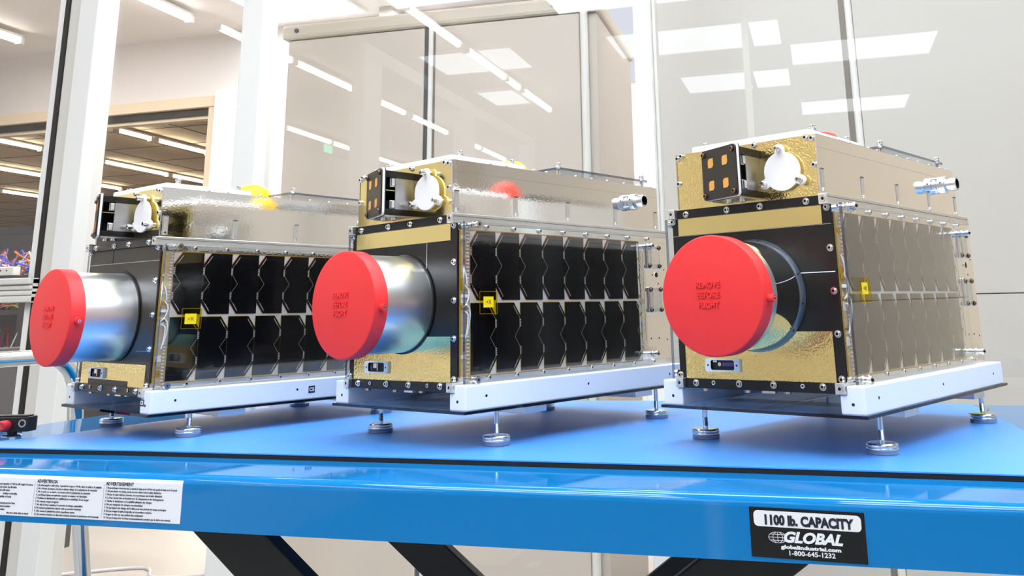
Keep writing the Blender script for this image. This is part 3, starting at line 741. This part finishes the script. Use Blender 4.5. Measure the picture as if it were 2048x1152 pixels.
    b = MB(); b.box(-.0118, -.0106, .0010, .4195, .2580, .3232, 'silver_foil', .0002); b.box(-.0108, -.0104, .0010, .0024, .2580, .3232, 'aluminium'); b.box(-.0106, -.0104, .0012, .4195, .3228, .3234, 'satin_aluminium')
    fp = B(b, 'side_plate')
    B(MB().box(-.01062, -.01052, .003, .4190, .3088, .3090, 'dark_grey'), 'seam_line', fp)
    for k, y in enumerate((.0085, .1090, .2095, .3138, .4120)):
        b = MB(); b.box(-.01060, -.0101, y-.0040, y+.0040, .2612, .2866, 'aluminium', .0003); b.box(-.0101, -.0099, y-.0027, y+.0027, .2632, .2850, 'satin_aluminium'); b.box(-.0101, -.0096, y-.0036, y+.0036, .2853, .2866, 'dark_grey'); b.cyl((-.0101, y, .2640), (-.0090, y, .2640), .0016, 'steel', n=10)
        B(b, 'slot_plate', fp)
    B(MB().box(-.1917, -.1905, .0010, .4195, .2580, .3232, 'silver_foil'), 'side_plate')
    # top: lid, white cover, rear clear cover, knobs, dome
    B(MB().box(-.1905, -.0110, .0040, .4195, .3225, .3236, 'silver_foil'), 'lid')
    B(MB().box(-.1740, -.0215, .0100, .1390, .3236, .3316, 'white_delrin', .0022), 'top_cover')
    for y in (.07, .098, .15, .175, .235, .27, .305, .345, .385, .41): bolt(S, .0165, y, .3236, 'top', 'small')
    b = MB(); b.box(-.1700, -.0200, .2030, .4080, .3325, .3355, 'grey_acrylic', .0005); rc = B(b, 'rear_cover')
    b = MB(); b.box(-.0200, -.0194, .2030, .4080, .3325, .3355, 'acrylic_edge'); b.box(-.1700, -.0200, .2024, .2030, .3325, .3355, 'acrylic_edge'); B(b, 'edge', rc)
    def knob(u, w, zb_, zt):
        b = MB(); b.cyl((-u, w, zb_), (-u, w, zt-.005), .0028, 'steel', n=16); b.lathe([(0, zt), (.0033, zt), (.0038, zt-.0006), (.0038, zt-.0022), (.0031, zt-.0026), (.0031, zt-.0036), (.0038, zt-.004), (.0038, zt-.0075), (.0045, zt-.0085), (.0045, zt-.0095), (0, zt-.0095)], 'steel', 'z', (-u, w, 0), n=18)
        B(b, 'thumb_screw')
    knob(.0265, .0294, .3316, .3385); knob(.0285, .1216, .3316, .3375); knob(.0260, .2100, .3236, .3430); knob(.0235, .3990, .3236, .3425); knob(.165, .0294, .3316, .3375)
    b = MB(); b.lathe([(.026, .3236), (.026, .3300), (.0235, .3370), (.017, .3420), (.008, .3440), (0, .3444)], capcol, 'z', (-.078, .172, .0015), n=36); b.lathe([(.026, .3236), (.029, .3240), (.029, .3275), (.026, .3280)], capcol, 'z', (-.078, .172, .0), n=36)
    dy, kz = (.207, 1.85) if i == 3 else (.190, 1.30)
    for v in b.bm.verts: v.co = Vector((v.co.x-.022, v.co.y-.172+dy, .3236+(v.co.z-.3236)*kz))
    B(b, 'dome_cover')
    # side connector
    y, z = .350, .2970
    cn = B(MB().lathe([(.0, .0), (.0115, 0), (.0115, .0022), (.0098, .0026), (.0098, .0042), (.0118, .0046), (.0118, .0128), (.0106, .0138), (.0076, .0138), (.0076, .0190), (.0088, .0192), (.0088, .0265), (.0080, .0270), (.0066, .0270), (.0066, .0180), (0, .0180)], None, 'x', (-.0108, y, z), n=36,
                      mats=['aluminium']*13+['dark_bore', 'dark_bore' if i == 3 else 'blue_lens']), 'side_connector')
    for a in range(4):
        q = math.radians(45+90*a); b = MB(); b.cyl((-.0108, y+.0112*math.cos(q), z+.0112*math.sin(q)), (-.0060, y+.0112*math.cos(q), z+.0112*math.sin(q)), .0021, 'steel', n=10); B(b, 'screw', cn)
    b = MB(); b.cyl((-.0108+.0087, y-.0118*.92, z+.0118*.2), (-.0108+.0087, y-.0119, z+.0118*.2), .0012, 'dark_bore', n=10); B(b, 'set_screw', cn)
    # ---- telescope
    tu, tz = -.0960, .1570
    b = MB(); b.lathe([(.0597, 0), (.0597, .0020), (.0572, .0064), (.0560, .0064)] if i == 3 else [(.0586, 0), (.0586, .0018), (.0560, .0026)], 'flange_grey' if i == 3 else 'black_anodised', 'y', (tu, 0, tz), n=72)
    rg = B(b, 'tube_flange')
    for a in (20, 80, 140, 200, 260, 320, 350) if i == 3 else ():
        q = math.radians(a); b = MB(); b.cyl((tu+.0583*math.cos(q), -.0040, tz+.0583*math.sin(q)), (tu+.0583*math.cos(q), -.0052, tz+.0583*math.sin(q)), .0011, 'dark_bore', n=8); B(b, 'screw', rg)
    B(MB().lathe([(.0565, .0), (.0565, .0800), (.0545, .0800), (.0545, .0)], 'polished_aluminium' if i == 3 else 'tube_aluminium', 'y', (tu, 0, tz), n=96), 'telescope_tube')
    if i == 3: B(MB().lathe([(.0566, .0560), (.0574, .0562), (.0574, .0705), (.0566, .0705)], 'satin_aluminium', 'y', (tu, 0, tz), n=96), 'tube_lip')
    # ---- star tracker with white cover
    u0, z0, r0 = .0505, .2868, .0212
    pts = []
    posts = [(.0519, .3111), (.0715, .2745), (.0290, .2750)]
    for k in range(180):
        a = 2*math.pi*k/180; d = Vector((math.cos(a), math.sin(a))); r = r0
        for pu, pz in posts:      # lobes around the posts
            q = Vector((-(pu-u0), pz-z0)); t = d.dot(q); h2 = q.length_squared-t*t
            if t > 0 and h2 < .0056**2: r = max(r, t+math.sqrt(.0056**2-h2))
        pts.append((r*d.x, r*d.y))
    b = MB(); b.prism([(-u0+x, z0+z) for x, z in pts], -.0046, -.0018, 'white_plastic', 'xz', True)
    tc = B(b, 'tracker_cover')
    for pu, pz in posts:
        b = MB(); b.cyl((-pu, .0020, pz), (-pu, -.0018, pz), .0024, 'steel', n=14); b.lathe([(.0030, .0046), (.0030, .0060), (.0026, .0062), (.0026, .0078), (.0031, .0082), (.0031, .0124), (.0026, .0130), (0, .0130)], 'steel', 'y', (-pu, 0, pz), n=18)
        for c in (0, 90): 
            b.box(-.0018, .0018, -.01305, -.0125, -.0004, .0004, 'dark_bore', M=Matrix.Translation((-pu, 0, pz)) @ Matrix.Rotation(math.radians(c+15), 4, 'Y'))
        B(b, 'cover_post', tc)
    # ---- front antenna on its bracket
    an = empty('front_antenna', None); an.parent = S
    A0 = Vector((-.1360, -.0272, .2607)); ax = Vector((.0564, -.0216, 0)); Wd = ax.length; ax.normalize()
    nrm = Vector((ax.y, -ax.x, 0)); F = Matrix((ax, -nrm, Vector((0, 0, 1)))).transposed().to_4x4(); F.translation = A0
    H = .0557
    def plate(y0, y1, e, m, name, parent=an):
        b = MB(); b.box(-e, Wd+e, y0, y1, -e, H+e, None, 0)
        b.bm.free(); b = MB(); b.prism([(x, z) for x, z in rrect(-e, Wd+e, -e, H+e, .004)], y0, y1, m, 'xz', True)
        for v in b.bm.verts: v.co = F @ v.co
        return B(b, name, parent)
    fp_ = plate(-.0008, .0012, 0, 'black_tape', 'antenna_face'); plate(.0012, .0040, .0006, 'frame_white', 'antenna_frame'); plate(.0040, .0052, .0008, 'black_plastic', 'antenna_back')
    for (fx, fz) in ((.27, .725), (.69, .725), (.27, .275), (.69, .275)):
        b = MB(); s = .0047; cx, cz = fx*Wd, fz*H; pp = [(cx-s, cz-s*1.1), (cx+s*.55, cz-s*1.1), (cx+s, cz-s*.6), (cx+s, cz+s*1.1), (cx-s*.55, cz+s*1.1), (cx-s, cz+s*.6)]
        b.prism(pp, -.0011, -.0008, 'amber_patch', 'xz')
        for v in b.bm.verts: v.co = F @ v.co
        B(b, 'antenna_element', an)
    for fx, fz in ((.0045, .0050), (Wd-.0045, .0050), (.0045, H-.0050), (Wd-.0045, H-.0050)):
        o = obj('antenna_screw', cached(('bolt', 'rust'), lambda: bolt_mesh(r=.0026, h=.0026, wr=.0034, m='rust_screw', wm='black_plastic')), an); o.matrix_local = F @ Matrix.Translation((fx, -.0008, fz))
    xr_, xl_ = -.0800, -.1310
    yr = lambda x: (F.inverted() @ Vector((x, 0, .27)))   # unused helper for the slanted back
    def ydepth(x): return A0.y + (x-A0.x)*(ax.y/ax.x)+.0058
    for za, zb in ((.3060, .3140), (.2612, .2680)):
        b = MB(); b.prism([(xl_, .002), (xr_, .002), (xr_, ydepth(xr_)), (xl_, ydepth(xl_))], za, zb, 'black_anodised', 'xy'); B(b, 'bracket_bar', an)
    b = MB(); b.prism([(xl_+.002, .002), (xr_-.002, .002), (xr_-.002, ydepth(xr_)+.001), (xl_+.002, ydepth(xl_)+.001)], .2592, .2610, 'aluminium', 'xy'); B(b, 'bracket_base', an)
    B(MB().box(xr_-.0022, xr_-.0008, -.0270, .0020, .2680, .3060, 'dull_steel', .0003), 'bracket_side', an)
    for za, zb, y0 in ((.2950, .3058, -.034), (.2682, .2790, -.034)):
        b = MB(); b.box(xr_-.026, xr_-.0022, y0, .0, za, zb, 'aluminium', .0008); b.box(xr_-.0026, xr_-.0002, -.033, -.028, za+.001, zb-.001, 'satin_aluminium', .0005); B(b, 'bracket_block', an)
    b = MB(); b.box(xr_-.040, xr_-.030, -.030, .0, .2790, .2950, 'black_plastic'); B(b, 'bracket_core', an)
    b = MB(); b.cyl((xr_-.012, -.020, .2592), (xr_-.012, -.020, .2562), .0035, 'steel', n=12); b.cyl((xr_-.026, -.024, .2592), (xr_-.026, -.024, .2562), .0035, 'steel', n=12); B(b, 'bracket_screw', an)
    # ---- service connector in the lower gold panel
    x0, x1, za, zb = -.1633, -.1195, .0761, .0900
    if i == 2: x0, x1 = -.1650, -.1200
    b = MB(); o_ = rrect(x0, x1, za, zb, .0022, 4); n_ = rrect(x0+.0072, x1-.0068, za+.0019, zb-.0015, .0022, 4); N = len(o_)
    def ringv(pts, y): return [b.bm.verts.new((x, y, z)) for x, z in pts]
    R = [ringv(o_, -.0006), ringv(o_, -.0034), ringv(n_, -.0034), ringv(n_, -.0011)]
    for k in range(3):
        for j in range(N): b.bm.faces.new((R[k][j], R[k][(j+1) % N], R[k+1][(j+1) % N], R[k+1][j])).material_index = b.mi('frame_white' if k < 2 else 'dark_bore')
    b.bm.faces.new(R[3]).material_index = b.mi('dark_bore')
    sc_ = B(b, 'service_port')
    b = MB(); ym = (za+zb)/2
    if i == 3: b.box(x1-.023, x1-.0075, -.0024, -.0004, ym-.0012, ym+.0032, 'wire_purple', .0008); b.cyl((x1-.026, -.0022, ym+.001), (x1-.026, -.001, ym+.001), .0022, 'steel', n=12); b.box(x1-.034, x1-.029, -.0024, -.0010, ym+.003, ym+.005, 'steel')
    else: b.box(x0+.016, x0+.0225, -.0026, -.0011, ym-.0010, zb-.002, 'steel', .0004); b.box(x0+.0235, x0+.0250, -.0026, -.001, za+.003, zb-.002, 'satin_aluminium'); b.box(x0+.009, x0+.013, -.0016, -.001, za+.003, ym+.002, 'dark_grey')
    B(b, 'port_contacts', sc_)
    for x in (x0+.0037, x1-.0037): b = MB(); b.cyl((x, -.0034, ym), (x, -.0036, ym), .0011, 'dark_bore', n=10); B(b, 'port_screw', sc_)
    # clips and nuts hanging under the front edge
    b = MB()
    for u in (.172, .118): b.cyl((-u, .008, .0585), (-u, .008, .0545), .004, 'steel', n=6)
    b.box(-.100, -.084, .006, .012, .0545, .0585, 'steel', .0004); b.cyl((-.071, .009, .0585), (-.071, .009, .0550), .004, 'steel', n=6)
    B(b, 'underside_nuts')
    # ================= the red cap (taken off before flight)
    C = empty('lens_cap', POSE[i] @ Matrix.Translation((tu, -.0705, tz))); tag(C, cap_label, 'lens cap', 'red caps on the telescope tubes')
    b = MB(); R_ = .0604
    b.lathe([(.0572, -.0005), (R_, -.0005), (R_, .0160), (R_-.0004, .0168), (R_-.0010, .0172), (R_-.0018, .0174), (0, .0174)], 'red_print', 'y', n=96)
    for f in b.bm.faces:
        if abs(f.normal.y) > .99: f.smooth = False
    B(b, 'cap_shell', C)
    tm = cached('capt', lambda: text_mesh(['REMOVE', 'BEFORE', 'FLIGHT'], .0086, .0101, 'red_print', .0011, [.0290, .0272, .0245]))
    obj('raised_lettering', tm, C, (-.0030, -.0176, .0078))
    q = math.radians(-4); dx, dz = math.cos(q), math.sin(q)
    b = MB(); b.cyl((dx*(R_-.002), -.0085, dz*(R_-.002)), (dx*(R_+.0062), -.0085, dz*(R_+.0062)), .0040, 'red_print', n=24); kb = B(b, 'screw_boss', C)
    b = MB(); b.cyl((dx*(R_+.0062), -.0085, dz*(R_+.0062)), (dx*(R_+.0065), -.0085, dz*(R_+.0065)), .0019, 'steel', n=16); b.cyl((dx*(R_+.0065), -.0085, dz*(R_+.0065)), (dx*(R_+.0066), -.0085, dz*(R_+.0066)), .0010, 'dark_bore', n=8); B(b, 'set_screw', kb)
    # ================= the stand
    T = empty('display_stand', POSE[i]); tag(T, stand_label, 'stand', 'stands under the satellites')
    b = MB(); b.box(-.2217, .0217, -.0085, .4299, .0360, .0392, 'grey_acrylic'); pl = B(b, 'base_plate', T)
    b = MB()
    for q in ((-.2219, .0219, -.0090, -.0085), (-.2219, .0219, .4299, .4304)): b.box(q[0], q[1], q[2], q[3], .0360, .0392, 'plate_edge_dark')
    for q in ((.0217, .0222), (-.2222, -.2217)): b.box(q[0], q[1], -.0085, .4299, .0360, .0392, 'plate_edge_dark')
    B(b, 'plate_edge', pl)
    for sgn in (1, -1):
        x0, x1 = (-.0061, .0201) if sgn > 0 else (-.2201, -.1939)
        b = MB()
        # rail with a step that holds the satellite's corner bar
        xi = x0 if sgn > 0 else x1
        if sgn > 0: pr = [(-.0061, .0392), (.0201, .0392), (.0201, .0662), (.0014, .0662), (.0014, .0574), (-.0061, .0574)]
        else: pr = [(-.1939, .0392), (-.1939, .0574), (-.2016, .0574), (-.2016, .0662), (-.2201, .0662), (-.2201, .0392)]
        b.prism(pr, -.0056, .4227, 'white_delrin', 'xz')
        bmesh.ops.bevel(b.bm, geom=b.bm.edges[:], offset=.0014, segments=3, affect='EDGES', profile=.5)
        for f in b.bm.faces: f.material_index = 0
        rl = B(b, 'rail', T)
        b = MB(); xo = .0201 if sgn > 0 else -.2201
        for y in (.026, .205, .385): b.cyl((xo-.0001*sgn, y, .0535), (xo+.0002*sgn, y, .0535), .0016, 'dark_bore', n=12)
        b.cyl(((x0+x1)/2, -.0055, .0490), ((x0+x1)/2, -.0059, .0490), .0016, 'dark_bore', n=12)
        B(b, 'screw_hole', rl)
    for y0 in (.0870, .3030): 
        b = MB(); b.box(-.2200, .0200, y0, y0+.0385, .0285, .0358, 'satin_aluminium', .0004); B(b, 'cross_bar', T)
    inv = POSE[i].inverted()
    for (u, w) in ((-.006, .0549), (.206, .0549), (.206, .3687), (-.006, .3687)):
        p = POSE[i] @ Vector((-u, w, 0)); p.z = 0
        ft = empty('leveling_foot'); ft.parent = T; ft.location = inv @ p
        me = cached('foot_base', lambda: MB().lathe([(0, 0), (.0150, 0), (.0156, .0006), (.0156, .0038), (.0150, .0040)], 'grey_rubber', 'z', n=40).mesh('rubber_pad'))
        obj('rubber_pad', me, ft)
        me = cached('foot_top', lambda: MB().lathe([(.0148, .0040), (.0157, .0042), (.0160, .0050), (.0157, .0064), (.0152, .0069), (.0158, .0073), (.0160, .0082), (.0156, .0098), (.0145, .0108), (.0040, .0112), (0, .0112)], 'zinc_steel', 'z', n=40).mesh('foot_disc'))
        obj('foot_disc', me, ft)
        b = MB(); b.cyl((0, 0, .0112), (0, 0, .0402), .0029, 'zinc_steel', n=16)
        for k in range(8): b.lathe([(.0029, .0135+k*.0012), (.0032, .0141+k*.0012), (.0029, .0147+k*.0012)], 'zinc_steel', 'z', n=14)
        B(b, 'stem', ft)
    if i == 1:
        c = B(MB().box(.0201, .0206, .2234, .2341, .0470, .0568, 'label_black'), 'number_label', T)
        b = MB()
        for q in ((.2229, .2234, .0465, .0573), (.2341, .2346, .0465, .0573), (.2229, .2346, .0568, .0573), (.2229, .2346, .0465, .0470)): b.box(.0201, .02055, *q, 'white_ink')
        add_text(b, 'C5', .0068, Matrix.Translation((.02065, .22875, .0497)) @ Matrix.Rotation(math.pi/2, 4, 'Z') @ Matrix.Rotation(math.pi/2, 4, 'X'), 'white_ink', depth=.00005, align='CENTER', bold=.0003, res=3)
        B(b, 'lettering', c)
        c = B(MB().box(-.0058, .0038, -.0061, -.0056, .0480, .0562, 'label_black'), 'number_label', T)
        b = MB(); add_text(b, 'C5', .0062, Matrix.Translation((-.0010, -.0062, .0500)) @ Matrix.Rotation(math.pi/2, 4, 'X'), 'white_ink', depth=.00005, align='CENTER', bold=.0003, res=3)
        B(b, 'lettering', c)
    if i == 3:
        b = MB(); b.prism([(-.004, .0114), (.0065, .0118), (.012, .0190), (.0145, .0182), (.008, .0125), (.007, .0114)], -.0135, -.0125, 'yellow_label', 'xz'); b.prism([(-.013, .0105), (.006, .0112), (.006, .0116), (-.013, .0112)], -.0145, -.006, 'yellow_label', 'xz')
        tg_ = B(b, 'tape_tag', ft)
        ft.parent = T
    return S
satellite(1, 'leftmost satellite, black-taped gold front, yellow dome cover, on the C5 stand', (.0297, .0573, .1403, .1660, .0342, .0500, .1463, .1594), 'yellow_plastic',
          'red lens cap on the leftmost satellite, seen most edge-on', 'white-railed acrylic stand at left with C5 labels, on levelling feet')
satellite(2, 'middle satellite with gold front, yellow dome cover and black solar cells', (.0244, .0529, .1425, .1681, .0303, .0462, .1499, .1622), 'yellow_plastic',
          'red lens cap on the middle satellite, on its long shiny tube', 'white-railed acrylic stand under the middle satellite')
satellite(3, 'rightmost satellite, largest in view, gold front and beige-reflecting solar cells, red dome cover', (.0210, .0525, .1462, .1722, .0295, .0441, .1546, .1665), 'red_plastic',
          'red lens cap on the rightmost satellite, the roundest and largest', 'white-railed acrylic stand under the rightmost satellite')

# ------------------------------------------------------------------ ground block and its cord at the left edge of the mat
gb = empty('grounding_block', Matrix.Translation((-1.0285, .985, 0)) @ Matrix.Rotation(math.radians(15), 4, 'Z')); tag(gb, 'small black jack block on a metal disc at the mat left end', 'grounding block')
MB().lathe([(0, .0), (.0125, 0), (.0125, .0012), (.0100, .0024), (0, .0024)], 'steel', 'z', (.004, 0, 0), n=28).build('snap_disc', gb)
MB().cyl((.004, 0, .0024), (.004, 0, .0065), .006, 'black_plastic', n=16).build('neck', gb)
b = MB(); b.box(-.034, .030, -.0095, .0095, .0062, .0245, 'black_plastic', .0012); b.box(-.020, .026, -.0070, .0070, .0245, .0262, 'black_plastic', .0006); b.build('body', gb)
b = MB(); b.lathe([(.0050, 0), (.0050, .0006), (.0032, .0006), (.0032, -.004), (0, -.004)], None, 'y', (.0215, -.0095, .0165), n=20, mats=['steel', 'steel', 'dark_bore', 'dark_bore']); b.build('jack', gb)
gc = empty('test_lead', gb.matrix_world @ Matrix.Translation((.001, -.0095, .0140))); tag(gc, 'red test lead whose plug is pushed into the black jack block', 'test lead')
b = MB(); b.lathe([(0, .0125), (.0055, .0120), (.0068, .0100), (.0068, .0), (0, 0)], 'red_cable', 'y', n=22); b.lathe([(.0024, .0121), (.0034, .0127), (.0042, .0127), (.0042, .0121)], 'rust_screw', 'y', n=16); b.build('plug', gc)
b = MB(); b.tube(smoothpath([(-.002, -.007, -.0005), (-.012, -.0075, -.002), (-.022, -.012, -.0075), (-.040, -.02, -.0105), (-.08, -.04, -.0112), (-.14, -.055, -.0112)], 6), .0026, 'red_cable', n=10); b.build('cable', gc)
